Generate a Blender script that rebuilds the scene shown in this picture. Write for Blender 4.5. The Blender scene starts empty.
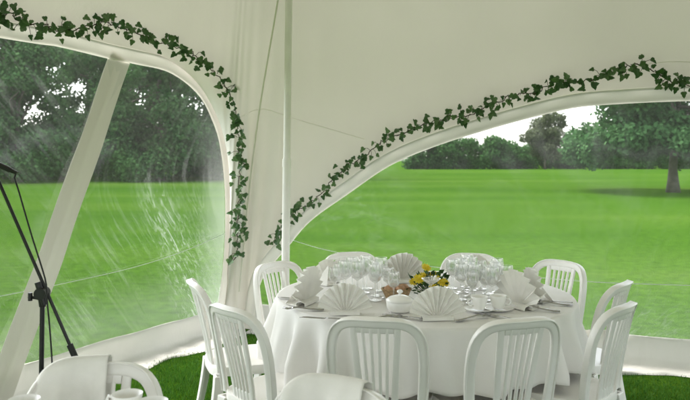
import bpy, math, random
import numpy as np
from mathutils import Vector, Matrix, noise
from mathutils.bvhtree import BVHTree

R = math.radians
sc = bpy.context.scene
COL = sc.collection
CAM_Z, HORIZON, FPX = 1.48, 160.0, 700.0

# ------------------------------------------------------------------ camera
cam = bpy.data.cameras.new('camera')
cam.sensor_width = 36.0
cam.lens = 36.0 * FPX / 690.0
cam.shift_y = -(200.0 - HORIZON) / 690.0
cam.clip_start, cam.clip_end = 0.05, 3000.0
camo = bpy.data.objects.new('camera', cam)
camo.location = (0, 0, CAM_Z)
camo.rotation_euler = (R(90), 0, 0)
COL.objects.link(camo)
sc.camera = camo
cam.dof.use_dof = True; cam.dof.focus_distance = 3.6; cam.dof.aperture_fstop = 4.5

# ------------------------------------------------------------------ sky, sun, exposure
SUN_EL, SUN_AZ = R(58), R(-45)         # azimuth clockwise from +Y
world = bpy.data.worlds.new('World')
sc.world = world
world.use_nodes = True
wn = world.node_tree.nodes; wl = world.node_tree.links
wn.clear()
sky = wn.new('ShaderNodeTexSky'); sky.sky_type = 'NISHITA'; sky.sun_disc = False
sky.sun_elevation = SUN_EL; sky.sun_rotation = SUN_AZ
sky.air_density = 1.0; sky.dust_density = 3.0
hs = wn.new('ShaderNodeHueSaturation'); hs.inputs['Saturation'].default_value = 0.3
bg = wn.new('ShaderNodeBackground'); bg.inputs['Strength'].default_value = 0.15
wo = wn.new('ShaderNodeOutputWorld')
wl.new(sky.outputs[0], hs.inputs['Color']); wl.new(hs.outputs[0], bg.inputs['Color']); wl.new(bg.outputs[0], wo.inputs[0])
sun = bpy.data.lights.new('sun', 'SUN'); sun.energy = 1.0; sun.angle = R(45); sun.color = (1.0, 0.95, 0.86)
suno = bpy.data.objects.new('sun', sun)
sd = Vector((math.sin(SUN_AZ) * math.cos(SUN_EL), math.cos(SUN_AZ) * math.cos(SUN_EL), math.sin(SUN_EL)))
suno.rotation_euler = (-sd).to_track_quat('-Z', 'Y').to_euler()
suno.location = sd * 60
COL.objects.link(suno)
vs = sc.view_settings
vs.view_transform = 'Standard'; vs.look = 'None'; vs.gamma = 1.0; vs.use_curve_mapping = False
vs.exposure = 2.6
cy = sc.cycles
cy.max_bounces = 12; cy.diffuse_bounces = 7; cy.glossy_bounces = 4; cy.transmission_bounces = 8
cy.transparent_max_bounces = 32
cy.caustics_reflective = False; cy.caustics_refractive = False
cy.sample_clamp_indirect = 6.0
try:
    cy.use_denoising = True
except Exception:
    pass

# ------------------------------------------------------------------ helpers
class MB:
    """collects vertices and faces for ONE mesh"""
    def __init__(s):
        s.v, s.f, s.m = [], [], []
    def add(s, verts, faces, mi=0):
        o = len(s.v)
        s.v += [tuple(p) for p in verts]
        s.f += [tuple(i + o for i in f) for f in faces]
        s.m += [mi] * len(faces)
    def grid(s, rows, closed=False, mi=0, flip=False):
        n = len(rows[0]); vs_ = [p for r in rows for p in r]; fs = []
        for i in range(len(rows) - 1):
            for j in range(n if closed else n - 1):
                a, b = i * n + j, i * n + (j + 1) % n
                q = (a, b, b + n, a + n)
                fs.append(q[::-1] if flip else q)
        s.add(vs_, fs, mi)
    def tube(s, pts, rad, n=8, caps=True, mi=0):
        pts = [Vector(p) for p in pts]
        k = len(pts)
        rads = rad if isinstance(rad, (list, tuple)) else [rad] * k
        rows = []; up = None
        for i in range(k):
            t = (pts[min(i + 1, k - 1)] - pts[max(i - 1, 0)]).normalized()
            if up is None:
                up = Vector((0, 0, 1)) if abs(t.z) < 0.9 else Vector((1, 0, 0))
            a = t.cross(up).normalized(); up = a.cross(t).normalized()
            rows.append([pts[i] + (a * math.cos(2 * math.pi * j / n) + up * math.sin(2 * math.pi * j / n)) * rads[i] for j in range(n)])
        o = len(s.v)
        s.grid(rows, True, mi)
        if caps:
            s.f.append(tuple(range(o + n - 1, o - 1, -1))); s.m.append(mi)
            e = o + (k - 1) * n
            s.f.append(tuple(range(e, e + n))); s.m.append(mi)
    def lathe(s, prof, n=24, mi=0, c=(0, 0, 0)):
        rows = [[(c[0] + r * math.cos(2 * math.pi * j / n), c[1] + r * math.sin(2 * math.pi * j / n), c[2] + z) for j in range(n)] for r, z in prof]
        s.grid(rows, True, mi)
    def box(s, c, d, rz=0, mi=0, top=None):
        """box centred at c with size d; top = (sx, sy) scale of the upper face"""
        tx, ty = top or (1, 1); vs_ = []
        for z, fx, fy in ((-.5, 1, 1), (.5, tx, ty)):
            for x, y in ((-.5, -.5), (.5, -.5), (.5, .5), (-.5, .5)):
                X, Y = x * d[0] * fx, y * d[1] * fy
                vs_.append((c[0] + X * math.cos(rz) - Y * math.sin(rz), c[1] + X * math.sin(rz) + Y * math.cos(rz), c[2] + z * d[2]))
        s.add(vs_, [(3, 2, 1, 0), (4, 5, 6, 7), (0, 1, 5, 4), (1, 2, 6, 5), (2, 3, 7, 6), (3, 0, 4, 7)], mi)
    def build(s, name, mats, parent=None, smooth=True, sharp=None):
        me = bpy.data.meshes.new(name)
        me.from_pydata(s.v, [], s.f)
        for m in (mats if isinstance(mats, (list, tuple)) else [mats]):
            me.materials.append(m)
        if any(s.m):
            me.polygons.foreach_set('material_index', s.m)
        if smooth:
            me.polygons.foreach_set('use_smooth', [True] * len(me.polygons))
        me.update()
        if sharp and smooth:
            me.set_sharp_from_angle(angle=R(sharp))
        o = bpy.data.objects.new(name, me)
        COL.objects.link(o)
        if parent is not None:
            o.parent = parent
        return o

def tag(o, label=None, cat=None, group=None, kind=None):
    if label: o['label'] = label
    if cat: o['category'] = cat
    if group: o['group'] = group
    if kind: o['kind'] = kind
    return o

def thing(name, label, cat, loc=(0, 0, 0), rz=0.0, group=None):
    o = bpy.data.objects.new(name, None)
    COL.objects.link(o)
    o.empty_display_size = 0.1
    o.location = loc; o.rotation_euler = (0, 0, rz)
    return tag(o, label, cat, group)

def copy_thing(src, loc, rz, label, group=None):
    r = src.copy(); COL.objects.link(r)
    r.location = loc; r.rotation_euler = (0, 0, rz); r['label'] = label
    if group: r['group'] = group
    for ch in list(src.children):
        c = ch.copy(); COL.objects.link(c); c.parent = r
        for g in list(ch.children):
            d = g.copy(); COL.objects.link(d); d.parent = c
    return r

def at(px, py, d):
    """world point d metres in front of the camera position, from a traced photo point"""
    return Vector(((px - 345.0) / FPX * d, d, CAM_Z + (HORIZON - py) / FPX * d))

def catmull(pts, n):
    """resampled smooth curve through 2-D or 3-D points, n points evenly by length"""
    P = np.array(pts, float); Q = []
    E = np.vstack([2 * P[0] - P[1], P, 2 * P[-1] - P[-2]])
    for i in range(1, len(E) - 2):
        for t in np.linspace(0, 1, 24, endpoint=False):
            a, b, c, d = E[i - 1], E[i], E[i + 1], E[i + 2]
            Q.append(.5 * ((2 * b) + (-a + c) * t + (2 * a - 5 * b + 4 * c - d) * t * t + (-a + 3 * b - 3 * c + d) * t ** 3))
    Q.append(P[-1]); Q = np.array(Q)
    L = np.concatenate([[0], np.cumsum(np.linalg.norm(np.diff(Q, axis=0), axis=1))])
    s = np.linspace(0, L[-1], n)
    return np.stack([np.interp(s, L, Q[:, k]) for k in range(Q.shape[1])], 1)

# ------------------------------------------------------------------ materials
def mat(name):
    m = bpy.data.materials.new(name); m.use_nodes = True
    nt = m.node_tree; nt.nodes.clear()
    out = nt.nodes.new('ShaderNodeOutputMaterial')
    return m, nt.nodes, nt.links, out

def N(nodes, typ, **kw):
    n = nodes.new(typ)
    for k, v in kw.items():
        if k in n.inputs: n.inputs[k].default_value = v
        else: setattr(n, k, v)
    return n

def ramp(nodes, stops):
    r = nodes.new('ShaderNodeValToRGB'); e = r.color_ramp.elements
    while len(e) < len(stops): e.new(0.5)
    for i, (p, c) in enumerate(stops):
        e[i].position = p; e[i].color = (*c, 1) if len(c) == 3 else c
    return r

def simple(name, col, rough=.5, var=.12, scale=6.0, bump=0.0, bscale=60.0, metal=0.0, spec=.5, detail=4.0, trans=0.0):
    """Principled paint with mild tonal variation and fine relief"""
    m, n, l, out = mat(name)
    tc = N(n, 'ShaderNodeTexCoord')
    nz = N(n, 'ShaderNodeTexNoise', Scale=scale, Detail=detail)
    l.new(tc.outputs['Object'], nz.inputs['Vector'])
    rp = ramp(n, [(.3, tuple(c * (1 - var) for c in col)), (.7, tuple(min(1, c * (1 + var)) for c in col))])
    l.new(nz.outputs['Fac'], rp.inputs[0])
    p = N(n, 'ShaderNodeBsdfPrincipled', Roughness=rough, Metallic=metal)
    p.inputs['Specular IOR Level'].default_value = spec
    l.new(rp.outputs[0], p.inputs['Base Color'])
    if bump:
        b = N(n, 'ShaderNodeTexNoise', Scale=bscale, Detail=3.0); l.new(tc.outputs['Object'], b.inputs['Vector'])
        bp = N(n, 'ShaderNodeBump', Strength=bump, Distance=.01); l.new(b.outputs['Fac'], bp.inputs['Height'])
        l.new(bp.outputs[0], p.inputs['Normal'])
    sh = p.outputs[0]
    if trans:
        tr = N(n, 'ShaderNodeBsdfTranslucent'); l.new(rp.outputs[0], tr.inputs['Color'])
        mx = N(n, 'ShaderNodeMixShader'); mx.inputs[0].default_value = trans
        l.new(sh, mx.inputs[1]); l.new(tr.outputs[0], mx.inputs[2]); sh = mx.outputs[0]
    l.new(sh, out.inputs['Surface'])
    return m

def fabric_mat(name, col, tcol, fac, bump=.25):
    m, n, l, out = mat(name)
    tc = N(n, 'ShaderNodeTexCoord')
    nz = N(n, 'ShaderNodeTexNoise', Scale=.9, Detail=5.0, Roughness=.55)
    l.new(tc.outputs['Object'], nz.inputs['Vector'])
    r1 = ramp(n, [(.25, tuple(c * .93 for c in col)), (.75, col)]); l.new(nz.outputs['Fac'], r1.inputs[0])
    r2 = ramp(n, [(.25, tuple(c * .84 for c in tcol)), (.75, tcol)]); l.new(nz.outputs['Fac'], r2.inputs[0])
    # long tension creases
    mp = N(n, 'ShaderNodeMapping'); mp.inputs['Scale'].default_value = (3.0, 3.0, .5); mp.inputs['Rotation'].default_value = (R(20), R(25), 0)
    l.new(tc.outputs['Object'], mp.inputs[0])
    cr = N(n, 'ShaderNodeTexNoise', Scale=1.2, Detail=6.0, Roughness=.5); l.new(mp.outputs[0], cr.inputs['Vector'])
    bp = N(n, 'ShaderNodeBump', Strength=bump, Distance=.05); l.new(cr.outputs['Fac'], bp.inputs['Height'])
    d = N(n, 'ShaderNodeBsdfDiffuse'); t = N(n, 'ShaderNodeBsdfTranslucent')
    l.new(r1.outputs[0], d.inputs['Color']); l.new(r2.outputs[0], t.inputs['Color'])
    l.new(bp.outputs[0], d.inputs['Normal'])
    mx = N(n, 'ShaderNodeMixShader'); mx.inputs[0].default_value = fac
    l.new(d.outputs[0], mx.inputs[1]); l.new(t.outputs[0], mx.inputs[2])
    g = N(n, 'ShaderNodeBsdfGlossy', Roughness=.45); l.new(bp.outputs[0], g.inputs['Normal'])
    m2 = N(n, 'ShaderNodeMixShader'); m2.inputs[0].default_value = .03
    l.new(mx.outputs[0], m2.inputs[1]); l.new(g.outputs[0], m2.inputs[2])
    l.new(m2.outputs[0], out.inputs['Surface'])
    return m

def pvc_mat(name, seed, haze_lo, haze_hi):
    """clear crinkled window film: mostly transparent, glossy, with wrinkle highlights painted in as milky streaks. UV = metres on the wall"""
    m, n, l, out = mat(name)
    uv = N(n, 'ShaderNodeUVMap', uv_map='UVMap')
    fl = N(n, 'ShaderNodeUVMap', uv_map='flow')      # along / across the pull of the film
    mp = N(n, 'ShaderNodeMapping'); mp.inputs['Location'].default_value = (seed, seed * .7, 0)
    mp.inputs['Scale'].default_value = (.55, 7.0, 1)
    l.new(fl.outputs[0], mp.inputs[0])
    wv = N(n, 'ShaderNodeTexNoise', Scale=1.0, Detail=1.5, Distortion=.8); l.new(mp.outputs[0], wv.inputs['Vector'])
    # streak mask: highlights of the creases laid in as white haze
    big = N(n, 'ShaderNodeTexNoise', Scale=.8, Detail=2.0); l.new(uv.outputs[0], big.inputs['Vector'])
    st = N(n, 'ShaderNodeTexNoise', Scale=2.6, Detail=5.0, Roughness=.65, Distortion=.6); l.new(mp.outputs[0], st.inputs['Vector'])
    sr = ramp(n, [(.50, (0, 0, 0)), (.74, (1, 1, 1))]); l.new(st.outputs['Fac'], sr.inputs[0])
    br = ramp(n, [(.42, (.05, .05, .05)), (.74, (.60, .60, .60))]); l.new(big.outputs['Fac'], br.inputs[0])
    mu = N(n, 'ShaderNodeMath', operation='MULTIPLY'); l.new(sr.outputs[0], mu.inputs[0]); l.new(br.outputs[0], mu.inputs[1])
    at_ = N(n, 'ShaderNodeAttribute', attribute_name='crease_glint')
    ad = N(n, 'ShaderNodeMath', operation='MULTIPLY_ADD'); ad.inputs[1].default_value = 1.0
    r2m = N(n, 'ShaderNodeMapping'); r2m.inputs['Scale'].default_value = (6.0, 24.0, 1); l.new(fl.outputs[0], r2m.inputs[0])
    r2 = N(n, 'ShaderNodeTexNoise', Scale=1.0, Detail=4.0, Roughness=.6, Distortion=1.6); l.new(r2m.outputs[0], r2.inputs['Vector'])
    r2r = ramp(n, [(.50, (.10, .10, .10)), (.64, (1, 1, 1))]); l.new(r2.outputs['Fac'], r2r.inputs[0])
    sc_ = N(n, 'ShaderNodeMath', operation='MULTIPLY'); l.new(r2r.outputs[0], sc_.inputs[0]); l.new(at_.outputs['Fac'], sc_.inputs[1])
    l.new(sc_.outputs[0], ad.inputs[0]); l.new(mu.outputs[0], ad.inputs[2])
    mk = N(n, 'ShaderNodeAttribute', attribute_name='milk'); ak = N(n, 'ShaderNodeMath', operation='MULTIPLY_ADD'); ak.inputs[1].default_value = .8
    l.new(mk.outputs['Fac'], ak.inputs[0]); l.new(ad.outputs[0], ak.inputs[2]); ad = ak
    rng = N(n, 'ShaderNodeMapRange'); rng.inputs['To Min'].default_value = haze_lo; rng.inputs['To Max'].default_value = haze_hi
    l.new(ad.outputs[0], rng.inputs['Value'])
    bp = N(n, 'ShaderNodeBump', Strength=.14, Distance=.03); l.new(wv.outputs['Fac'], bp.inputs['Height'])
    tr = N(n, 'ShaderNodeBsdfTransparent'); tr.inputs['Color'].default_value = (.95, .97, .95, 1)
    df = N(n, 'ShaderNodeBsdfDiffuse'); df.inputs['Color'].default_value = (.8, .82, .8, 1)
    tl = N(n, 'ShaderNodeBsdfTranslucent'); tl.inputs['Color'].default_value = (.8, .82, .8, 1)
    dm = N(n, 'ShaderNodeMixShader'); dm.inputs[0].default_value = .5
    l.new(df.outputs[0], dm.inputs[1]); l.new(tl.outputs[0], dm.inputs[2])
    m1 = N(n, 'ShaderNodeMixShader'); l.new(rng.outputs[0], m1.inputs[0]); l.new(tr.outputs[0], m1.inputs[1]); l.new(dm.outputs[0], m1.inputs[2])
    gl = N(n, 'ShaderNodeBsdfGlossy', Roughness=.10); l.new(bp.outputs[0], gl.inputs['Normal'])
    fr = N(n, 'ShaderNodeFresnel', IOR=1.5)
    ge = N(n, 'ShaderNodeNewGeometry'); io = N(n, 'ShaderNodeMapRange'); io.inputs['To Min'].default_value = 1.5; io.inputs['To Max'].default_value = 1 / 1.5
    l.new(ge.outputs['Backfacing'], io.inputs['Value']); l.new(io.outputs[0], fr.inputs['IOR'])
    l.new(bp.outputs[0], fr.inputs['Normal'])
    m2 = N(n, 'ShaderNodeMixShader'); l.new(fr.outputs[0], m2.inputs[0]); l.new(m1.outputs[0], m2.inputs[1]); l.new(gl.outputs[0], m2.inputs[2])
    l.new(m2.outputs[0], out.inputs['Surface'])
    return m

def leaf_mat(name, c0, c1, trans=.25, rough=.5, spec=.3):
    m, n, l, out = mat(name)
    g = N(n, 'ShaderNodeNewGeometry')
    rp = ramp(n, [(0, c0), (1, c1)]); l.new(g.outputs['Random Per Island'], rp.inputs[0])
    p = N(n, 'ShaderNodeBsdfPrincipled', Roughness=rough); p.inputs['Specular IOR Level'].default_value = spec
    l.new(rp.outputs[0], p.inputs['Base Color'])
    t = N(n, 'ShaderNodeBsdfTranslucent'); l.new(rp.outputs[0], t.inputs['Color'])
    mx = N(n, 'ShaderNodeMixShader'); mx.inputs[0].default_value = trans
    l.new(p.outputs[0], mx.inputs[1]); l.new(t.outputs[0], mx.inputs[2]); l.new(mx.outputs[0], out.inputs['Surface'])
    return m

def glass_mat(name):
    m, n, l, out = mat(name)
    lw = N(n, 'ShaderNodeLayerWeight', Blend=.42)
    tr = N(n, 'ShaderNodeBsdfTransparent'); tr.inputs['Color'].default_value = (.96, .97, .97, 1)
    gl = N(n, 'ShaderNodeBsdfGlossy', Roughness=.02); gl.inputs['Color'].default_value = (1, .97, .93, 1)
    df = N(n, 'ShaderNodeBsdfDiffuse'); df.inputs['Color'].default_value = (.9, .9, .9, 1)
    tl = N(n, 'ShaderNodeBsdfTranslucent'); tl.inputs['Color'].default_value = (.9, .9, .9, 1)
    m0 = N(n, 'ShaderNodeMixShader'); m0.inputs[0].default_value = .5; l.new(df.outputs[0], m0.inputs[1]); l.new(tl.outputs[0], m0.inputs[2])
    m3 = N(n, 'ShaderNodeMixShader'); m3.inputs[0].default_value = .42; l.new(gl.outputs[0], m3.inputs[1]); l.new(m0.outputs[0], m3.inputs[2])  # white diffuse share puts bright glints into the glass colour
    mr = N(n, 'ShaderNodeMapRange'); mr.inputs['To Min'].default_value = .10; mr.inputs['To Max'].default_value = .95
    l.new(lw.outputs['Facing'], mr.inputs['Value'])
    m1 = N(n, 'ShaderNodeMixShader'); l.new(mr.outputs[0], m1.inputs[0]); l.new(tr.outputs[0], m1.inputs[1]); l.new(m3.outputs[0], m1.inputs[2])
    l.new(m1.outputs[0], out.inputs['Surface'])
    return m

def lawn_mat():
    m, n, l, out = mat('lawn_grass')
    tc = N(n, 'ShaderNodeTexCoord')
    mp = N(n, 'ShaderNodeMapping'); mp.inputs['Scale'].default_value = (.035, .16, 1)
    l.new(tc.outputs['Object'], mp.inputs[0])
    band = N(n, 'ShaderNodeTexNoise', Scale=1.0, Detail=4.0, Roughness=.6); l.new(mp.outputs[0], band.inputs['Vector'])
    fine = N(n, 'ShaderNodeTexNoise', Scale=7.0, Detail=8.0, Roughness=.7); l.new(tc.outputs['Object'], fine.inputs['Vector'])
    r1 = ramp(n, [(.28, (.028, .080, .006)), (.46, (.040, .100, .008)), (.60, (.053, .115, .012)), (.78, (.078, .128, .024))]); l.new(band.outputs['Fac'], r1.inputs[0])
    r2 = ramp(n, [(.3, (.50, .55, .45)), (.7, (1.28, 1.20, 1.15))]); l.new(fine.outputs['Fac'], r2.inputs[0])
    mx = N(n, 'ShaderNodeMix', data_type='RGBA', blend_type='MULTIPLY'); mx.inputs[0].default_value = 1
    l.new(r1.outputs[0], mx.inputs[6]); l.new(r2.outputs[0], mx.inputs[7])
    bp = N(n, 'ShaderNodeBump', Strength=.6, Distance=.03)
    f2 = N(n, 'ShaderNodeTexNoise', Scale=60.0, Detail=4.0); l.new(tc.outputs['Object'], f2.inputs['Vector']); l.new(f2.outputs['Fac'], bp.inputs['Height'])
    d = N(n, 'ShaderNodeBsdfDiffuse', Roughness=1.0); l.new(mx.outputs[2], d.inputs['Color']); l.new(bp.outputs[0], d.inputs['Normal'])
    l.new(d.outputs[0], out.inputs['Surface'])
    return m

M = {}
M['canvas'] = fabric_mat('tent_canvas', (.72, .685, .635), (.52, .475, .42), .098)
M['border'] = fabric_mat('tent_border', (.74, .71, .66), (.58, .55, .49), .20, .35)
M['seam'] = fabric_mat('canvas_seam', (.84, .81, .74), (.5, .48, .42), .05, .1)
M['skirt'] = fabric_mat('tent_skirt', (.60, .58, .54), (.55, .53, .49), .16, .8)
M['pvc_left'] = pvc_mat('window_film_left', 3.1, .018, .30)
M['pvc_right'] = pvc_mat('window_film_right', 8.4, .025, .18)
M['joint'] = fabric_mat('joint_webbing', (.66, .63, .57), (.5, .47, .42), .07, .4)
M['weld'] = simple('film_weld', (.75, .78, .75), .4, .05)
M['lawn'] = lawn_mat()
M['plastic'] = simple('chair_plastic', (.82, .80, .77), .32, .04, 5, .06, 220)
M['cloth'] = simple('table_linen', (.88, .865, .85), .85, .03, 4, .12, 300, spec=.2, trans=.12)
M['napkin'] = simple('napkin_linen', (.89, .875, .84), .85, .04, 18, .12, 400, spec=.2, trans=.12)
M['glass'] = glass_mat('drinking_glass')
M['china'] = simple('white_china', (.90, .89, .87), .18, .02, 8)
M['steel'] = simple('cutlery_steel', (.42, .41, .40), .22, .1, 20, metal=1.0)
M['pole'] = simple('pole_paint', (.84, .80, .79), .35, .05, 6, .03, 80)
M['black'] = simple('black_metal', (.006, .006, .007), .4, .2, 12)
M['rubber'] = simple('black_rubber', (.01, .01, .01), .6, .2, 12)
M['mesh'] = simple('mic_grille', (.12, .12, .12), .35, .3, 400, .6, 900, metal=1.0)
M['bark'] = simple('tree_bark', (.060, .050, .040), .9, .35, 5, .9, 14)
M['wood'] = simple('table_wood', (.30, .20, .11), .5, .2, 6)
M['wicker'] = simple('basket_wicker', (.44, .30, .16), .7, .3, 60, .8, 120)
M['bread'] = simple('bread_crust', (.58, .34, .20), .6, .3, 28, .3, 60)
M['ivy'] = leaf_mat('ivy_leaf', (.034, .098, .028), (.120, .215, .080), .22, .35, .5)
M['vine'] = simple('vine_stem', (.05, .035, .02), .8, .3, 30)
M['blade'] = leaf_mat('turf_blade', (.030, .105, .010), (.075, .185, .022), .25, .6, .2)
M['petal'] = leaf_mat('yellow_petal', (.74, .56, .02), (.82, .70, .10), .3, .6, .2)
M['petal_core'] = simple('flower_centre', (.20, .10, .02), .8, .2, 60)
M['spray'] = leaf_mat('bouquet_leaf', (.012, .045, .012), (.05, .12, .03), .2, .45, .4)
M['oak'] = leaf_mat('oak_foliage', (.026, .078, .024), (.066, .142, .052), .28, .85, .04)
M['dark_tree'] = leaf_mat('dark_foliage', (.024, .068, .022), (.064, .132, .046), .28, .85, .04)
M['hedge'] = leaf_mat('hedge_foliage', (.024, .074, .020), (.062, .132, .042), .28, .85, .04)
M['russet'] = leaf_mat('russet_foliage', (.052, .070, .036), (.095, .108, .060), .28, .85, .04)

# ------------------------------------------------------------------ ground
g = MB()
g.grid([[(x, y, 0) for x in np.linspace(-700, 700, 29)] for y in np.linspace(-300, 1100, 29)], flip=False)
tag(g.build('lawn', M['lawn'], smooth=False), 'mown green lawn running under the tent and out to the trees', 'lawn', kind='structure')

# ------------------------------------------------------------------ marquee geometry
C0 = Vector((-.93, 6.17, 0))
DL = Vector((-.49, -.872, 0)).normalized()     # left wall, away from the corner
DR = Vector((.934, -.358, 0)).normalized()     # right wall, away from the corner
LL, LR = 7.5, 8.2
C1 = C0 + DL * LL; C2 = C0 + DR * LR; C3 = C1 + DR * LR
PEAK = Vector((.35, .9, 5.7))

def on_wall(px, py, org, d):
    k = (px - 345.0) / FPX
    t = (k * org.y - org.x) / (d.x - k * d.y)
    return t, CAM_Z + (HORIZON - py) / FPX * (org.y + d.y * t)

left_px = [(212, 336), (218, 300), (222, 270), (224.5, 230), (224, 185), (219.5, 146), (212, 121), (198, 95), (170, 73), (134, 64), (109, 59), (54, 46), (0, 38)]
right_px = [(254, 336), (259, 290), (268, 271), (289, 246), (311, 221), (347, 195), (390, 166), (437, 146), (491, 129), (531, 118), (575, 108), (621, 104), (690, 101)]
def wall_curve(px, org, d, L):
    c = [on_wall(x, y, org, d) for x, y in px]
    c[0] = (c[0][0], 0.0)
    c = [p for i, p in enumerate(c)]
    full = c + [(L - t, z) for t, z in c[::-1] if t < L / 2 - .3]
    return catmull(full, 150)
inL = wall_curve(left_px, C0, DL, LL)
inR = wall_curve(right_px, C0, DR, LR)
def outset(cv, w):
    tg = np.gradient(cv, axis=0); tg /= np.linalg.norm(tg, axis=1)[:, None]
    o = cv + np.stack([-tg[:, 1], tg[:, 0]], 1) * w
    o[:, 1] = np.maximum(o[:, 1], 0); o[0, 1] = 0; o[-1, 1] = 0
    return o
BW = .105
outL, outR = outset(inL, BW), outset(inR, BW)
def w3(org, d, tz): return Vector((org.x + d.x * tz[0], org.y + d.y * tz[0], tz[1]))

tent = thing('marquee_tent', 'cream canvas marquee with arched clear plastic windows and pale hem bands', 'tent', tuple(C0))
def tchild(mb, name, m, parent=None, **kw):
    o = mb.build(name, m, **kw)
    o.parent = parent or tent
    o.matrix_parent_inverse = Matrix.Translation(-C0)
    return o

# boundary of the roof: all four arches in order left(reversed) -> corner -> right -> far corner ...
walls = [(C0, DL, inL, outL, LL), (C0, DR, inR, outR, LR),
         (C2, DL, inL, outL, LL), (C1, DR, inR, outR, LR)]
def side_pts(i, rev=False):
    org, d, _, o, _ = walls[i]
    p = [w3(org, d, q) for q in o]
    return p[::-1] if rev else p
def corner_pts(a, b, c):
    return [(a * (1 - t) ** 2 + c * 2 * t * (1 - t) * .6 + ((a + b) / 2) * 2 * t * (1 - t) * .4 + b * t ** 2) for t in np.linspace(0, 1, 10)[1:-1]]
sL = side_pts(0, True); sR = side_pts(1); sF = side_pts(2); sN = side_pts(3, True)
bnd = sL + corner_pts(sL[-1], sR[0], C0) + sR + corner_pts(sR[-1], sF[0], C2) + sF + corner_pts(sF[-1], sN[0], C3) + sN + corner_pts(sN[-1], sL[0], C1)
NS = 44
cols = []
for p in bnd:
    z0 = p.z; k = min(1, z0 / 1.9)
    d = Vector((PEAK.x - p.x, PEAK.y - p.y, 0)); D = d.length; d.normalize()
    h1 = .38 * (1 - k) + .62 * k; z1 = 4.0 * (1 - k) + 2.95 * k
    h1 = min(h1, D * .4)
    col = []
    for s in np.linspace(0, 1, NS):
        h = 2 * s * (1 - s) * h1 + s * s * D
        z = (1 - s) ** 2 * z0 + 2 * s * (1 - s) * z1 + s * s * PEAK.z
        q = Vector((p.x + d.x * h, p.y + d.y * h, z))
        # slight undulation of the cloth
        w = noise.noise(Vector((q.x * .8, q.y * .8, q.z * .8))) * .08 * min(1, s * 8) * (1 - s)
        q += d * w
        col.append(q)
    cols.append(col)
A = np.array([[tuple(q) for q in c] for c in cols])          # even out the cloth between neighbouring lines of pull
wgt = np.clip(np.linspace(0, 1, NS) / .16, 0, 1)[None, :, None]
for _ in range(260):
    A = A * (1 - wgt * .5) + wgt * .25 * (np.roll(A, 1, 0) + np.roll(A, -1, 0))
jc = len(sL) + 4
for j in range(len(bnd)):                                    # small puckers where the cloth is stitched to the arches
    d_ = np.array((PEAK.x - bnd[j].x, PEAK.y - bnd[j].y, 0)); d_ /= np.linalg.norm(d_)
    k_ = max(0, noise.noise(Vector((j * .06, 3.3, 0))) + .25) * .022 * math.sin(j * .9 + 2 * noise.noise(Vector((j * .1, 0, 0))))
    ss = np.linspace(0, 1, NS)
    A[j] += d_[None, :] * (k_ * np.clip(ss / .02, 0, 1) * np.exp(-(ss / .10) ** 2))[:, None]
for j in range(len(bnd)):
    dj = (j - jc + len(bnd) // 2) % len(bnd) - len(bnd) // 2
    if abs(dj) < 46:
        inw = np.array(((PEAK - C0).x, (PEAK - C0).y, 0)); inw /= np.linalg.norm(inw)
        ss = np.linspace(0, 1, NS)
        A[j] += (inw[None, :] * (.010 * math.sin(dj * 1.05) + .007 * math.sin(dj * .47 + 1)) * ((1 - abs(dj) / 46) * np.clip(ss / .05, 0, 1) * np.exp(-(ss / .30) ** 2))[:, None])
rows = [[Vector(A[j][i]) for j in range(len(bnd))] for i in range(NS)]
roof = MB(); roof.grid(rows, True)
canopy = tchild(roof, 'canopy', M['canvas'])
roof_bvh = BVHTree.FromPolygons([Vector(v) for v in roof.v], roof.f)

CAMP = Vector((0, 0, CAM_Z))
def on_roof(px, py, off=.012):
    """point on the inside of the tent cloth along a traced photo direction (falls back to the two wall planes)"""
    d = (at(px, py, 1.0) - CAMP).normalized()
    h = roof_bvh.ray_cast(CAMP, d)
    if h[0] is not None and h[3] < 7.2:
        return h[0] - d * off
    best = None
    for org, dd in ((C0, DL), (C0, DR)):
        t, z = on_wall(px, py, org, dd)
        if t > 0:
            p = w3(org, dd, (t, z))
            if best is None or p.y < best.y: best = p
    return best - d * off

# arch borders, windows, skirts on each wall
def border_mesh(org, d, ci, co):
    nrm = Vector((-d.y, d.x, 0))
    if nrm.dot(Vector((PEAK.x, PEAK.y, 0)) - org) < 0: nrm = -nrm
    b = MB(); rows_ = []
    for f, off in ((0, .004), (.12, .016), (.2, .008), (.5, .014), (.8, .008), (.9, .016), (1, .004)):
        rows_.append([w3(org, d, ci[i] * (1 - f) + co[i] * f) + nrm * (off + .006 * math.sin(i * 1.3) * f * (1 - f) * 4) for i in range(len(ci))])
    b.grid(rows_)
    return b, nrm
SK = .20
def window_mesh(org, d, ci, nrm, seed, L):
    keep = [i for i in range(len(ci)) if ci[i][1] >= SK]
    cv = ci[keep[0]:keep[-1] + 1]
    tb = np.maximum.accumulate(np.clip(cv[:, 0], cv[0, 0], cv[-1, 0]))
    a, b = cv[0, 0], cv[-1, 0]
    NR = 26; rows_ = []; uv = []; cr = []
    for i in range(NR):
        f = i / (NR - 1); r = []
        for j in range(len(cv)):
            t = tb[j] * (1 - f) + cv[j, 0] * f; z = SK * (1 - f) + cv[j, 1] * f
            e = math.sin(math.pi * f) ** .5 if 0 < f < 1 else 0
            w = (noise.noise(Vector((t * 1.1 + z * 1.6 + seed, z * .7 - t * .5, seed))) * .035 + noise.noise(Vector((t * 3.5 + z * 3, z * 1.2, seed + 4))) * .012) * e
            r.append(w3(org, d, (t, z)) + nrm * w)
            uv.append((t, z))
            cr.append((t, z))
        rows_.append(r)
    m = MB(); m.grid(rows_)
    return m, uv
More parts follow.
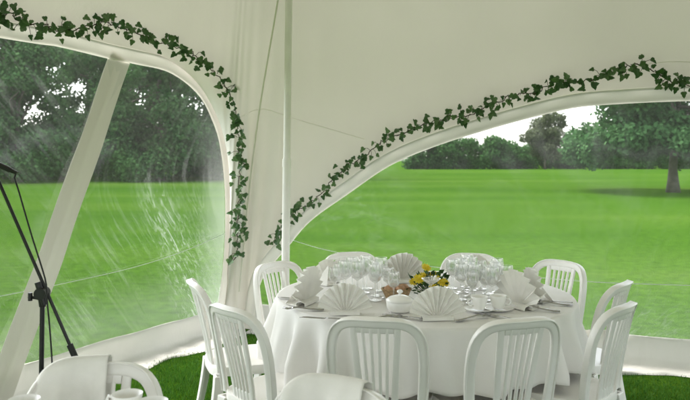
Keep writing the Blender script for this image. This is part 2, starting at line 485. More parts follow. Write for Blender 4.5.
def set_uv(o, uv, crease_glint, flow, milk):
    me = o.data
    fl = me.uv_layers.new(name='flow')
    lay = me.uv_layers.new(name='UVMap')
    idx = np.empty(len(me.loops), int); me.loops.foreach_get('vertex_index', idx)
    lay = me.uv_layers['UVMap']; lay.data.foreach_set('uv', np.array(uv, np.float32)[idx].ravel())
    me.uv_layers['flow'].data.foreach_set('uv', np.array([flow(t, z) for t, z in uv], np.float32)[idx].ravel())
    me.attributes.new('milk', 'FLOAT', 'POINT').data.foreach_set('value', np.array([milk(t, z) for t, z in uv], np.float32))
    at_ = me.attributes.new('crease_glint', 'FLOAT', 'POINT')
    at_.data.foreach_set('value', np.array([crease_glint(t, z) for t, z in uv], np.float32))
def skirt_mesh(org, d, nrm, t0, t1, seed):
    ts = np.linspace(t0, t1, int((t1 - t0) / .045)); rows_ = []
    prof = [(.0, SK + .025), (.006, SK + .02), (.006, SK), (.012, .14), (.02, .07), (.04, .028), (.09, .018), (.16, .016), (.21, .012), (.215, .004)]
    for i, (o, z) in enumerate(prof):
        r = []
        for t in ts:
            wob = noise.noise(Vector((t * 2.3, i * .22, seed))); w2 = noise.noise(Vector((t * 9.0, i * .5, seed + 3)))
            k = min(1, i / 4)
            oo = o + k * (.05 * wob * (o / .1 + .3) + .014 * w2)
            zz = z + (k * .018 * max(0, w2 + .2) + (.05 * wob + .012 * w2 if 2 <= i <= 4 else 0) * .8 if i < len(prof) - 1 else 0)
            if i <= 2: zz += .012 * wob
            r.append(w3(org, d, (t, max(zz, .004))) + nrm * max(oo, .0))
        rows_.append(r)
    m = MB(); m.grid(rows_)
    return m
for i, (org, d, ci, co, L) in enumerate(walls):
    left = i in (0, 2)
    bm_, nrm = border_mesh(org, d, ci, co)
    tchild(bm_, 'arch_border', M['border'])
    if i >= 3: continue                      # the side behind the camera stands open
    wm, uv = window_mesh(org, d, ci, nrm, 3.0 + i * 7, L)
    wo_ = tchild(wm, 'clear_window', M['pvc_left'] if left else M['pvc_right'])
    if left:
        cf = lambda t, z: (max(0, 1 - abs(t - (.46 + .46 * z)) / .26) + .35 * max(0, 1 - abs(t - (.35 + .2 * z)) / .3)) * max(0, min(1, (1.45 - z) * 2.5))  # bands where crease highlights are painted into the film
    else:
        cf = lambda t, z: .9 * math.exp(-((t - 3.3) / .8) ** 2) * math.exp(-(z / .45) ** 2) + .5 * math.exp(-((t - 1.0) / .35) ** 2) * math.exp(-((z - 1.15) / .3) ** 2)  # patches of painted wrinkle highlights, low down and by the arch edge
    if left:
        sa = np.array(on_wall(120, 60, org, d)) if i == 0 else np.array((1.4, 2.2)); sb = np.array(on_wall(4, 372, org, d)) if i == 0 else np.array((2.3, .1))
        def flow(t, z):
            ts = sa[0] + (sb[0] - sa[0]) * (sa[1] - z) / (sa[1] - sb[1])
            if t > ts: return ((t + z) * .7, (t - z) * .7)
            return (z * 1.2 + .3 * t + 4, (t + .8 * math.sqrt((z - 1.35) ** 2 + .05)) * 1.0)      # bowed lines of pull
    else:
        ft, fz = on_wall(588, 346, org, d) if i == 1 else (2.8, .2)
        flow = lambda t, z: (math.hypot(t - ft, z - fz + .3), math.atan2(z - fz + .3, t - ft) * .85 + .15 * t)
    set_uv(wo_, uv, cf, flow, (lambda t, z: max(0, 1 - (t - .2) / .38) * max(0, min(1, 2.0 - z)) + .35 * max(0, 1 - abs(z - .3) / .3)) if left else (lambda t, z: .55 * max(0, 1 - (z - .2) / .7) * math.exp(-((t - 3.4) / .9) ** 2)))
    tchild(skirt_mesh(org, d, nrm, .16, L - .16, i * 5.5), 'ground_skirt', M['skirt'])
    if i < 2:
        # welded joint lines in the film
        wl_ = MB()
        if left:
            pts = [on_wall(x, y, org, d) for x, y in ((-60, 306), (0, 295), (60, 283), (130, 267), (180, 251), (222, 233))]
        else:
            pts = [on_wall(x, y, org, d) for x, y in ((292, 239), (330, 250), (400, 262), (500, 273), (590, 281), (700, 285))]
        cvp = catmull(pts, 60)
        rr = []
        for o2 in (-.0022, .0022):
            rr.append([w3(org, d, (q[0], q[1] + o2)) + nrm * .036 for q in cvp])
        wl_.grid(rr)
        tchild(wl_, 'weld_line', M['weld'])
    if i == 0:
        # slanting white joint strip with a raised zip
        a = np.array(on_wall(120, 60, org, d)); b = np.array(on_wall(4, 372, org, d))
        a = a - (b - a) * .014; b = a + (b - a) * (a[1] - .03) / (a[1] - b[1])
        side = np.array([(b - a)[1], -(b - a)[0]]); side /= np.linalg.norm(side)
        def strip(offs, n=40):
            rr = []
            for o2, h in offs:
                r = []
                for f in np.linspace(0, 1, n):
                    q = a + (b - a) * f + side * (o2 + .004 * math.sin(f * 17 + o2 * 30))
                    r.append(w3(org, d, q) + nrm * (.045 * min(1, f * 1.6) ** .8 - .008 + h * min(1, f * 12) + .006 * noise.noise(Vector((f * 6, o2 * 20, 1)))))
                rr.append(r)
            mb = MB(); mb.grid(rr); return mb
        sp = tchild(strip([(-.095, 0), (-.09, .006), (-.03, .003), (-.022, .012), (.0, .008), (.026, .012), (.034, .003), (.09, .006), (.095, 0)]), 'joint_strip', M['joint'])
        z_ = strip([(-.012, .014), (-.008, .026), (.002, .028), (.008, .014)]); zo = z_.build('zip', M['cloth']); zo.parent = sp; zo.matrix_parent_inverse = Matrix.Translation(-C0)

# canvas seams, as flat welded laps on the cloth
def seam(px, w=.022):
    cv = catmull(px, 46); cen = [on_roof(x, y, .010) for x, y in cv]; rr = [[], []]
    for i, p in enumerate(cen):
        t = (cen[min(i + 1, len(cen) - 1)] - cen[max(i - 1, 0)]).normalized()
        vdir = (p - CAMP).normalized(); s = t.cross(vdir).normalized()
        rr[0].append(p - s * w * .5); rr[1].append(p + s * w * .5)
    mb = MB(); mb.grid(rr); tchild(mb, 'canvas_seam', M['seam'])
seam([(281, -20), (276, 12), (266, 70), (258, 120), (249, 190), (243, 250), (239, 292)], .013)
seam([(240, 117), (262, 109), (292, 118), (330, 129), (364, 139)], .004)
seam([(600, 79), (640, 66), (665, 62), (700, 62)], .004)

# ------------------------------------------------------------------ tent pole
pt = thing('tent_pole', 'slim grey metal pole standing behind the laid table under the canvas', 'pole', (-.435, 5.02, 0))
top = roof_bvh.ray_cast(Vector((-.42, 5.0, 1.0)), Vector((.012, 0, 1)).normalized())
zt = top[0].z if top[0] is not None else 3.2
ptop = Vector((.012 * zt, 0, zt - .02))
mb = MB(); mb.tube([(0, 0, 0.01), ptop * .52], .029, 16); mb.build('lower_tube', M['pole'], pt, sharp=40)
mb = MB(); mb.tube([ptop * .50, ptop], .0255, 16); mb.build('upper_tube', M['pole'], pt, sharp=40)
mb = MB(); mb.tube([ptop * .505, ptop * .525], .032, 16); mb.build('collar', M['pole'], pt, sharp=40)
mb = MB(); mb.lathe([(0, .012), (.09, .012), (.09, .004), (0, .004)][::-1], 20); mb.build('base_plate', M['pole'], pt, sharp=40)

# ------------------------------------------------------------------ ivy garlands
def ivy_leaf(size, rng):
    """five-lobed leaf, folded a little on its midrib; local y = tip"""
    o = [(0, 0), (.16, -.12), (.42, .0), (.46, .30), (.30, .42), (.26, .66), (0, 1.0)]
    vs_ = [Vector((x * size, y * size, abs(x) * size * .35 - y * y * size * .25)) for x, y in o]
    vs_ += [Vector((-v.x, v.y, v.z)) for v in vs_[1:-1]]
    mid = Vector((0, .45 * size, -.04 * size))
    n = len(vs_); ring = [0, 1, 2, 3, 4, 5, 6, 11, 10, 9, 8, 7]
    vs_.append(mid)
    return vs_, [(ring[i], ring[(i + 1) % 12], n) for i in range(12)]

def garland(px, label, n, seed, spread):
    rng = random.Random(seed)
    cv = catmull(px, n)
    cen = [on_roof(x, y, .05) for x, y in cv]
    t = thing('ivy_garland', label, 'garland', tuple(cen[len(cen) // 2]))
    inv = Matrix.Translation(-cen[len(cen) // 2])
    st = MB(); wig = []
    for i, p in enumerate(cen):
        wig.append(p + Vector((rng.uniform(-.014, .014), rng.uniform(-.008, .004), rng.uniform(-.014, .014))))
    st.tube(wig, .0038, 5)
    lf = MB()
    for i, p in enumerate(cen):
        tn = (cen[min(i + 1, n - 1)] - cen[max(i - 1, 0)]).normalized()
        view = (p - CAMP).normalized()
        up = tn.cross(view).normalized()
        dens = .5 + .5 * noise.noise(Vector((i * .11, seed, 0))) * 1.6
        for k in range(rng.choice((1, 1, 2, 2, 3)) if rng.random() < .62 + .5 * dens else rng.choice((0, 0, 1))):
            sz = rng.uniform(.034, .056)
            off = up * max(-1.7, min(1.7, rng.gauss(0, 1))) * spread + tn * rng.uniform(-.04, .04) - view * rng.uniform(0, .05)
            c = p + off
            # facing the room, hanging a bit
            nrm = (-view + Vector((rng.gauss(0, .45), rng.gauss(0, .25), rng.gauss(.25, .4)))).normalized()
            tip = Vector((rng.gauss(0, .8), 0, rng.gauss(-.45, .7)))
            tip = (tip - nrm * tip.dot(nrm)).normalized()
            sx = tip.cross(nrm).normalized()
            v, f = ivy_leaf(sz, rng)
            lf.add([c + sx * q.x + tip * q.y + nrm * q.z for q in v], f)
            if rng.random() < .7:
                st.tube([p, (p + c) / 2 + Vector((0, 0, .012)), c], .0018, 4, False)
    for mb_, nm, m in ((st, 'vine', M['vine']), (lf, 'leaves', M['ivy'])):
        o = mb_.build(nm, m, smooth=nm == 'vine'); o.parent = t; o.matrix_parent_inverse = inv
garland([(-24, 22), (0, 15), (12, 13), (22, 22), (42, 25), (62, 30), (85, 27), (105, 23), (125, 30), (150, 39), (172, 45), (190, 51), (203, 63), (217, 74), (228, 90), (234, 108), (237, 130), (238.5, 150), (240, 175), (239, 200), (238, 220), (238, 240), (235, 259)],
        'ivy garland over the clear window behind the microphone stand, hanging straight down at its end', 160, 5, .040)
garland([(274, 243), (280, 228), (296, 210), (312, 203), (328, 186), (345, 168), (366, 156), (380, 143), (402, 134), (425, 124), (446, 120), (470, 114), (486, 108), (503, 99), (520, 95), (536, 92), (550, 84), (566, 82), (585, 81), (600, 76), (620, 70), (632, 64), (648, 68), (660, 74), (674, 83), (700, 88)],
        'long ivy garland rising from beside the pole over the wide arched window', 165, 11, .035)

# ------------------------------------------------------------------ turf inside the tent
rng = np.random.default_rng(4)
nb = 150000
X = rng.uniform(-2.3, 3.3, nb); Y = rng.uniform(2.2, 6.1, nb)
okL = ((X - C0.x) * (-DL.y) + (Y - C0.y) * DL.x) * 1.0
nL = Vector((-DL.y, DL.x, 0)); nR = Vector((-DR.y, DR.x, 0))
sl = 1 if nL.dot(PEAK - C0) > 0 else -1; sr_ = 1 if nR.dot(PEAK - C0) > 0 else -1
dl = ((X - C0.x) * nL.x + (Y - C0.y) * nL.y) * sl; dr = ((X - C0.x) * nR.x + (Y - C0.y) * nR.y) * sr_
ok = (dl > .12) & (dr > .12) & (np.abs(X) / Y < .52)
X, Y = X[ok], Y[ok]; nb = len(X)
h = rng.uniform(.018, .042, nb) * (.8 + .4 * np.sin(X * 5) * np.sin(Y * 4.3)); w = rng.uniform(.0018, .0036, nb); a = rng.uniform(0, 6.283, nb); b = rng.uniform(0, 6.283, nb); lean = rng.uniform(0, .7, nb) * h
V = np.empty((nb, 3, 3), np.float32)
V[:, 0] = np.stack([X - np.cos(a) * w, Y - np.sin(a) * w, np.zeros(nb)], 1)
V[:, 1] = np.stack([X + np.cos(a) * w, Y + np.sin(a) * w, np.zeros(nb)], 1)
V[:, 2] = np.stack([X + np.cos(b) * lean, Y + np.sin(b) * lean, h], 1)
me = bpy.data.meshes.new('grass')
me.vertices.add(nb * 3); me.vertices.foreach_set('co', V.ravel())
me.loops.add(nb * 3); me.loops.foreach_set('vertex_index', np.arange(nb * 3, dtype=np.int32))
me.polygons.add(nb); me.polygons.foreach_set('loop_start', np.arange(0, nb * 3, 3, dtype=np.int32))
me.update(calc_edges=True); me.materials.append(M['blade'])
go = bpy.data.objects.new('grass', me); COL.objects.link(go)
tag(go, 'short shaded turf on the floor of the tent', 'grass', kind='stuff')

# ------------------------------------------------------------------ chairs
CH = .86
def back_surf(x, v):
    f = max(0, (v - .43) / .43)
    return Vector((x, -.185 - .105 * f ** 1.25 + .055 * (x / .21) ** 2 * (.5 + .5 * f), v))
def back_norm(x, v):
    e = .004
    return (back_surf(x + e, v) - back_surf(x - e, v)).cross(back_surf(x, v + e) - back_surf(x, v - e)).normalized()
def ribbon(mb, pts, prof):
    """sweep a closed profile (a in the surface, b along its normal) along (x, v) points on the back"""
    rows_ = []
    for i, (x, v) in enumerate(pts):
        x0, v0 = pts[max(i - 1, 0)]; x1, v1 = pts[min(i + 1, len(pts) - 1)]
        t = (back_surf(x1, v1) - back_surf(x0, v0)).normalized(); n = back_norm(x, v); s = t.cross(n).normalized()
        rows_.append([back_surf(x, v) + s * a + n * b for a, b in prof])
    o = len(mb.v); k = len(prof)
    mb.grid(rows_, True)
    mb.f.append(tuple(range(o + k - 1, o - 1, -1))); mb.m.append(0)
    e = o + (len(pts) - 1) * k
    mb.f.append(tuple(range(e, e + k))); mb.m.append(0)
def rrect(w, t, r=.35):
    w, t = w / 2, t / 2; c = min(w, t) * r * 2; out = []
    for sx, sy in ((1, 1), (-1, 1), (-1, -1), (1, -1)):
        a0 = {(1, 1): 0, (-1, 1): 90, (-1, -1): 180, (1, -1): 270}[(sx, sy)]
        for q in (0, 45, 90):
            out.append((sx * (w - c) + c * math.cos(R(a0 + q)), sy * (t - c) + c * math.sin(R(a0 + q))))
    return out
def arch_path(a, b, n=4.4, k=48, dx=0.012):
    pts = []
    for i in range(k + 1):
        th = math.pi * i / k
        cx, sy = math.cos(th), math.sin(th)
        r = (abs(cx) ** n + abs(sy) ** n) ** (-1 / n)
        v = .425 + b * r * sy
        x = a * r * cx
        x *= 1 + .17 * (v - .425) / b - .12
        pts.append((x, v))
    return pts
def make_chair(label, group):
    t = thing('plastic_chair', label, 'chair', group=group)
    m = M['plastic']
    bf = MB(); path = arch_path(.198, CH - .425 - .027)
    ribbon(bf, path, rrect(.042, .020, .4))
    rim = [(a + .017, b) for a, b in rrect(.008, .034, .4)]
    ribbon(bf, path, rim)
    bf.build('back_frame', m, t, sharp=50)
    spl = MB()
    for cx, w_ in ((-.076, .028), (-.042, .014), (-.014, .014), (.014, .014), (.042, .014), (.076, .028)):
        top_v = CH - .034
        ribbon(spl, [(cx * (.86 + .34 * (v - .425) / (top_v - .425)), v) for v in np.linspace(.425, top_v, 10)], rrect(w_ * 1.05, .013, .4))
    ribbon(spl, [(x, .452) for x in np.linspace(-.075, .075, 6)], rrect(.05, .011, .4))
    ribbon(spl, [(x, CH - .046) for x in np.linspace(-.075, .075, 6)], rrect(.05, .0115, .4))
    spl.build('slatted_splat', m, t, sharp=50)
    # seat: rounded slab with a rolled lip
    st = MB(); K = 44
    def ring(s, z, dz=1):
        r = []
        for i in range(K):
            th = 2 * math.pi * i / K; c, s_ = math.cos(th), math.sin(th)
            q = (abs(c) ** 4.5 + abs(s_) ** 4.5) ** (-1 / 4.5)
            x, y = q * c, q * s_
            hw = .202 + .012 * y
            r.append((x * hw * s, .012 + y * .21 * s, z + dz * (.012 * x * x * s * s - .010 * max(0, y) ** 3 * s)))
        return r
    rows_ = [ring(.02, .424), ring(.4, .424), ring(.75, .428), ring(.93, .434), ring(.985, .432), ring(1.0, .422), ring(1.0, .388), ring(.975, .386), ring(.965, .40), ring(.90, .412), ring(.4, .410), ring(.02, .410)]
    st.grid(rows_, True)
    st.build('seat', m, t, sharp=60)
    for sx in (-1, 1):
        for fr in (1, -1):
            lg = MB(); rows_ = []
            for f in np.linspace(0, 1, 8):
                z = .405 * (1 - f)
                if fr == 1: x, y = sx * (.172 + .030 * f), .178 + .022 * f
                else: x, y = sx * (.176 + .030 * f), -.165 - .075 * f ** 1.3
                w_ = .060 * (1 - f) + .036 * f; d_ = .052 * (1 - f) + .034 * f
                th_ = .014
                # angle section: two flanges meeting at the outer corner
                ox, oy = sx, fr
                pr = [(0, 0), (-w_, 0), (-w_, -th_), (-th_, -th_), (-th_, -d_), (0, -d_)]
                rows_.append([(x + ox * (a_ + w_ / 2), y + oy * (b_ + d_ / 2), z) for a_, b_ in pr])
            o0 = len(lg.v)
            lg.grid(rows_, True); lg.f.append(tuple(range(42, 48))); lg.m.append(0); lg.f.append(tuple(range(5, -1, -1))); lg.m.append(0)
            o = lg.build('leg', m, t, smooth=False)
            bv = o.modifiers.new('edge', 'BEVEL'); bv.width = .003; bv.segments = 2; bv.limit_method = 'ANGLE'
    return t

GC = 'white plastic chairs around the laid table'
chairs = [  # back-top middle, facing, label
    ((-.80, 3.62), (.94, .34), 'white plastic chair seen edge-on behind the nearer chair on the pole side'),
    ((-.515, 2.99), (.74, .67), 'white slatted plastic chair beside the bright hanging cloth, drawn out from the table'),
    ((-.445, 4.30), (.75, -.66), 'white plastic chair right in front of the foot of the tent pole'),
    ((.03, 4.76), (.22, -.97), 'white plastic chair on the far side, half hidden by the left glass cluster'),
    ((.85, 4.70), (-.24, -.97), 'white plastic chair on the far side behind the biggest cluster of glasses'),
    ((1.36, 4.36), (-.80, -.60), 'tall-looking white plastic chair beside the upright pair of napkins, facing the camera'),
    ((1.44, 3.58), (-.78, .62), 'middle white chair of the three on the window side, its seat empty'),
    ((1.225, 3.03), (-.74, .67), 'nearest white chair on the window side, its shaded back tilted away'),
    ((.705, 2.755), (-.30, .95), 'white chair pushed in on the near side, right of the front pair, slats showing cloth'),
    ((.115, 2.77), (.20, .98), 'white chair pushed in on the near side, left of the front pair'),
]
proto = None
def place_chair(back, face, label, group):
    global proto
    f = Vector((face[0], face[1])).normalized()
    loc = (back[0] + f.x * .285, back[1] + f.y * .285, 0)
    rz = math.atan2(-f.x, f.y)
    if proto is None:
        proto = make_chair(label, group)
        proto.location = loc; proto.rotation_euler = (0, 0, rz); return proto
    return copy_thing(proto, loc, rz, label, group)
for bpos, fc, lb in chairs:
    place_chair(bpos, fc, lb, GC)
GF = 'white plastic chairs at the near table'
fc1 = place_chair((-.765, 2.17), (.12, -.99), 'nearest white plastic chair below the microphone stand, a cloth over its back', GF)
fc2 = place_chair((-.01, 1.96), (-.45, -.89), 'white plastic chair cut by the bottom edge, in front of the laid table', GF)

# ------------------------------------------------------------------ main table, cloth
TX, TY, TR, TZ = .425, 3.80, .79, .755
tb = thing('round_table', 'round folding table hidden under the white cloth, ringed by ten chairs', 'table', (TX, TY, 0))
mb = MB(); mb.lathe([(0, .715), (TR - .01, .715), (TR - .004, .722), (TR - .004, .738), (TR - .01, .745), (0, .745)], 64); mb.build('tabletop', M['wood'], tb, sharp=40)
for sx in (-1, 1):
    for sy in (-1, 1):
        mb = MB(); mb.tube([(sx * .40, sy * .30, .714), (sx * .42, sy * .32, .0)], .014, 10); mb.build('leg', M['black'], tb)

def make_cloth(name, cx, cy, r, z, half, ang, seed, label, lowdir, lowmax, drop_max=.285):
    mb = MB(); K = 300; rows_ = []
    def drop(th):
        a = th - ang
        L = half / max(abs(math.cos(a)), abs(math.sin(a)))
        d = L - r
        dd = abs((th - lowdir + math.pi) % (2 * math.pi) - math.pi)
        k = math.exp(-(dd / .30) ** 2)
        return min(d, drop_max * (1 - k) + lowmax * k)
    def fold(th):
        return .55 * math.sin(17 * th + 2.2 * math.sin(3 * th + seed)) + .35 * math.sin(29 * th + seed * 2 + 1.5 * math.sin(2 * th)) + .3 * noise.noise(Vector((math.cos(th) * 4, math.sin(th) * 4, seed)))
    for f in (0.001, .3, .6, .85, .95, .985):
        rows_.append([(r * f * math.cos(t), r * f * math.sin(t), z + .0015 * noise.noise(Vector((f * 3 * math.cos(t), f * 3 * math.sin(t), seed)))) for t in np.linspace(0, 2 * math.pi, K, endpoint=False)])
    for i in range(16):
        f = i / 15
        row = []
        for t in np.linspace(0, 2 * math.pi, K, endpoint=False):
            D = drop(t); s = f * D
            if s < .02: rr, zz = r + .006 * math.sin(s / .02 * math.pi / 2), z - .6 * s * s / .02 * 1.2
            else: rr, zz = r + .006, z - .014 - (s - .02)
            amp = .055 * min(1, s / .25) ** 1.1 * (.7 + .5 * D / .3)
            rr += amp * (fold(t) + .55)
            row.append((rr * math.cos(t), rr * math.sin(t), zz + .006 * f * fold(t + .1)))
        rows_.append(row)
    mb.grid(rows_, True, flip=True)
    o = mb.build(name, M['cloth']); o.location = (cx, cy, 0)
    sm = o.modifiers.new('hem', 'SOLIDIFY'); sm.thickness = .0022; sm.offset = -1
    return tag(o, label, 'tablecloth')
make_cloth('tablecloth', TX, TY, TR, TZ, 1.10, R(200 + 45), 1.3, 'white cloth over the round laid table, folds hanging to the chair seats', R(203), .50)

# near table, its rim just below the frame
NTX, NTY, NTR = -.70, 1.14, .92
t2 = thing('round_table', 'near round table carrying the cups, under its own white cloth', 'table', (NTX, NTY, 0))
mb = MB(); mb.lathe([(0, .715), (NTR - .01, .715), (NTR - .004, .722), (NTR - .004, .738), (NTR - .01, .745), (0, .745)], 64); mb.build('tabletop', M['wood'], t2, sharp=40)
for sx in (-1, 1):
    for sy in (-1, 1):
        mb = MB(); mb.tube([(sx * .40, sy * .30, .714), (sx * .42, sy * .32, .0)], .014, 10); mb.build('leg', M['black'], t2)
make_cloth('tablecloth', NTX, NTY, NTR, TZ, 1.14, R(30), 4.1, 'white cloth on the near table under the three cups', R(300), .3, .25)

# ------------------------------------------------------------------ cloths over the two near chair backs
def drape(chair, x0, x1, seed, label, sl=.06):
    rz = chair.rotation_euler[2]; c, s = math.cos(rz), math.sin(rz)
    path = arch_path(.198, CH - .425 - .027, k=160)
    xs = [p[0] for p in path][::-1]; vs_ = [p[1] for p in path][::-1]
    rows_ = []; NW = 30; NX = 34
    for j in range(NW + 1):
        row = []
        u = -1 + 2 * j / NW
        for i in range(NX + 1):
            f = i / NX
            xq = x0 + (x1 - x0) * f
            lim = .203
            vt = np.interp(max(-lim, min(lim, xq)), xs, vs_) + .028
            ln = (.34 + .05 * math.sin(f * 3 + seed)) * abs(u)
            if abs(u) < .12:
                a = u / .12 * math.pi / 2
                off = .027 * math.sin(a); v = vt + .012 * math.cos(a)
            else:
                off = .027 * (1 if u > 0 else -1); v = vt - (ln - .04)
            k = max(0, abs(u) - .12)
            xx = xq + sl * k * (1.4 * f - .15)
            wv = .010 * math.sin(f * 9 + seed * 3 + k * 3) * min(1, k * 3) + .006 * math.sin(f * 23 + seed)* min(1, k * 3)
            p = back_surf(max(-.21, min(.21, xx)), max(v, .45)); n = back_norm(max(-.2, min(.2, xx)), max(v, .45))
            if n.y < 0: n = -n
            q = Vector((xx, p.y, v)) + n * (off + (wv + .012 * k) * (1 if u > 0 else -1))
            row.append(q)
        rows_.append(row)
    mb = MB(); mb.grid(rows_)
    o = mb.build('white_cloth', M['napkin']); o.location = chair.location; o.rotation_euler = chair.rotation_euler
    sm = o.modifiers.new('hem', 'SOLIDIFY'); sm.thickness = .002; sm.offset = 0
    tag(o, label, 'cloth', 'cloths hung over near chair backs')
# chair fronts face the camera here, so local +x is image left
drape(fc1, -.035, .195, .4, 'white cloth hung over the back of the chair below the microphone stand')
drape(fc2, -.085, .20, 2.0, 'white cloth hung over the chair cut by the bottom edge')

# ------------------------------------------------------------------ fan napkins
def napkin_mesh(n=9, r0=.018, r1=.155, a0=14, seed=0):
    rg = random.Random(seed); mb = MB(); K = n * 2
    rows_ = []
    for f in (0, .35, .7, 1):
        row = []
        for i in range(K + 1):
            th = R(a0 + (180 - 2 * a0) * i / K)
            r = r0 + (r1 - r0) * f
            if f == 1: r *= 1 - .035 * (i % 2) + rg.uniform(-.012, .012)
            z = r * math.sin(th) * 1.0 + .004
            x = r * math.cos(th) * .92
            y = (.5 if i % 2 else -.5) * (.006 + .026 * f) + .03 * (1 - z / .16) * 0
            y += -.05 * (z / r1) ** 1.0 * .35
            row.append((x, y, z))
        rows_.append(row)
    mb.grid(rows_)
    # folded stand behind and the pleated foot
    mb.add([(-.085, .006, .004), (.085, .006, .004), (.05, .075, .003), (-.05, .075, .003), (0, -.012, .125)], [(0, 1, 2, 3), (3, 2, 4)])
    mb.grid([[(x, y, z) for x in np.linspace(-.075, .075, 7)] for y, z in ((-.028, .003), (-.026, .016), (-.006, .022), (.012, .016), (.014, .003))])
    return mb
GN = 'napkins folded into fans on the laid table'
nap0 = None
naps = [  # x, y, rotation, scale, label
    ((.0, 3.27), 0, 1.0, 'white fan napkin standing in front of the left glass cluster'),
    ((.415, 3.16), 6, 1.03, 'widest-open white fan napkin in front of the yellow flowers'),
    ((-.195, 3.52), 68, 1.24, 'white napkin at the table end near the pole, its pleated edge turned to the camera'),
    ((.845, 3.42), -63, 1.24, 'tall white napkin between the big glass cluster and the upright chair'),
    ((.975, 3.60), -84, 1.12, 'white napkin half hidden behind the tall one by the steel cutlery'),
    ((.335, 4.12), 14, 1.18, 'white fan napkin standing behind the bread basket'),
    ((-.10, 4.08), 145, .95, 'white napkin behind the left glass cluster on the far side'),
    ((.80, 4.28), 200, .95, 'white napkin behind the biggest glass cluster on the far side'),
]
for i, ((x, y), rz, s, lb) in enumerate(naps):
    o = napkin_mesh(seed=i, n=9 + (i % 3)).build('folded_napkin', M['napkin'], smooth=False)
    sm = o.modifiers.new('cloth', 'SOLIDIFY'); sm.thickness = .0024; sm.offset = 0
    o.location = (x, y, TZ + .002); o.rotation_euler = (0, 0, R(rz)); o.scale = (s * .92, s * .95, s * .97)
    tag(o, lb, 'napkin', GN)

# ------------------------------------------------------------------ glasses, cups, cutlery
def goblet(h=.185, rb=.037, bowl=.095):
    pr = [(0, .001), (.031, .001), (.032, .003), (.012, .006), (.0045, .012), (.0038, h - bowl - .006), (.006, h - bowl), (rb * .72, h - bowl * .86), (rb * .98, h - bowl * .6), (rb, h - bowl * .42), (rb * .86, h), (rb * .83, h),
          (rb * .95, h - bowl * .42), (rb * .93, h - bowl * .6), (rb * .66, h - bowl * .83), (0, h - bowl * .92)]
    mb = MB(); mb.lathe(pr, 20); return mb
gl_wine = goblet(); gl_small = goblet(.158, .032, .08)
mw = gl_wine.build('wine_glass', M['glass'], sharp=60); ms = gl_small.build('wine_glass', M['glass'], sharp=60)
GG1, GG2 = 'glasses in the left cluster', 'glasses in the right cluster'
spots1 = [(-.055, 3.66), (.005, 3.72), (.065, 3.68), (-.03, 3.80), (.04, 3.86), (.17, 3.72), (.225, 3.66), (.20, 3.86), (.155, 3.60), (.245, 3.52), (.10, 3.80), (.12, 3.93), (-.01, 3.92)]
spots2 = [(.60, 3.62), (.66, 3.70), (.72, 3.60), (.645, 3.82), (.70, 3.88), (.77, 3.78), (.79, 3.66), (.585, 3.78), (.64, 3.52), (.735, 3.50), (.83, 3.82), (.60, 3.94), (.82, 3.56), (.69, 3.98), (.76, 3.92), (.665, 3.60)]
seen = set()
for k, (sp, gname, nm) in enumerate(((spots1, GG1, 'left'), (spots2, GG2, 'right'))):
    for i, (x, y) in enumerate(sp):
        src = mw if (i + k) % 3 else ms
        o = src if src.name not in seen else src.copy()
        if src.name in seen: COL.objects.link(o)
        seen.add(src.name)
        o.location = (x, y, TZ + .003); o.rotation_euler = (0, 0, i)
        small = src is ms
        if k == 0:
            lb = 'short stemmed glass in the cluster behind the front left fan napkin' if small else 'tall stemmed wine glass in the cluster behind the front left fan napkin'
        else:
            lb = 'short stemmed glass in the crowded cluster right of the yellow flowers' if small else 'tall stemmed wine glass in the crowded cluster right of the yellow flowers'
        tag(o, lb, 'glass', gname + (' (short)' if small else ' (tall)'))
# one shallow coupe before the flowers
mb = MB(); h = .150
mb.lathe([(0, .001), (.030, .001), (.031, .003), (.010, .006), (.004, .012), (.0036, h - .035), (.008, h - .03), (.036, h - .012), (.046, h), (.044, h), (.033, h - .011), (0, h - .026)], 24)
o = mb.build('coupe_glass', M['glass'], sharp=60); o.location = (.415, 3.38, TZ + .003)
tag(o, 'shallow wide coupe glass in front of the yellow flowers', 'glass')

def cup_thing(loc, rz, label, group, saucer=True):
    t = thing('tea_cup', label, 'cup', loc, rz, group)
    mb = MB(); mb.lathe([(0, .012), (.022, .012), (.024, .008), (.027, .016), (.036, .040), (.041, .068), (.0415, .070), (.039, .069), (.034, .042), (.024, .018), (0, .016)], 28); mb.build('bowl', M['china'], t, sharp=60)
    mb = MB(); mb.tube([(.038, 0, .058), (.056, 0, .060), (.063, 0, .045), (.054, 0, .030), (.034, 0, .027)], .0042, 8); mb.build('handle', M['china'], t)
    return t
def saucer_thing(loc, label, group):
    mb = MB(); mb.lathe([(0, .002), (.04, .002), (.045, .004), (.072, .014), (.073, .016), (.071, .016), (.045, .008), (0, .006)], 32)
    o = mb.build('saucer', M['china'], sharp=60); o.location = loc
    return tag(o, label, 'saucer', group)
GCU = 'cups and saucers beside the right glass cluster'
for x, y, rz, lb in ((.640, 3.34, 200, 'white tea cup nearest the widest fan napkin'), (.735, 3.36, -30, 'white tea cup beside the tall napkin, in front of the glasses')):
    saucer_thing((x, y, TZ + .002), lb.replace('tea cup', 'saucer under the cup'), GCU)
    cup_thing((x, y, TZ + .006), R(rz), lb, GCU)
GNC = 'cups on the near table'
for x, y, rz, lb in ((-.865, 1.885, 190, 'white cup on the near table, farthest from the other two'), (-.60, 1.93, 170, 'smaller-looking of two paired white cups on the near table'), (-.515, 1.87, -20, 'white cup at the bottom edge, below the open side of the chair back')):
    c_ = cup_thing((x, y, TZ + .007), R(rz), lb, GNC)
    c_.scale = (1.0, 1.0, 1.06)
    s_ = saucer_thing((x, y, TZ + .003), {190: 'white saucer under the lone cup on the near table', 170: 'white saucer under the smaller-looking paired cup on the near table', -20: 'white saucer under the cup below the open side of the chair back'}[rz], GNC)
    s_.scale = (.5, .5, .6)

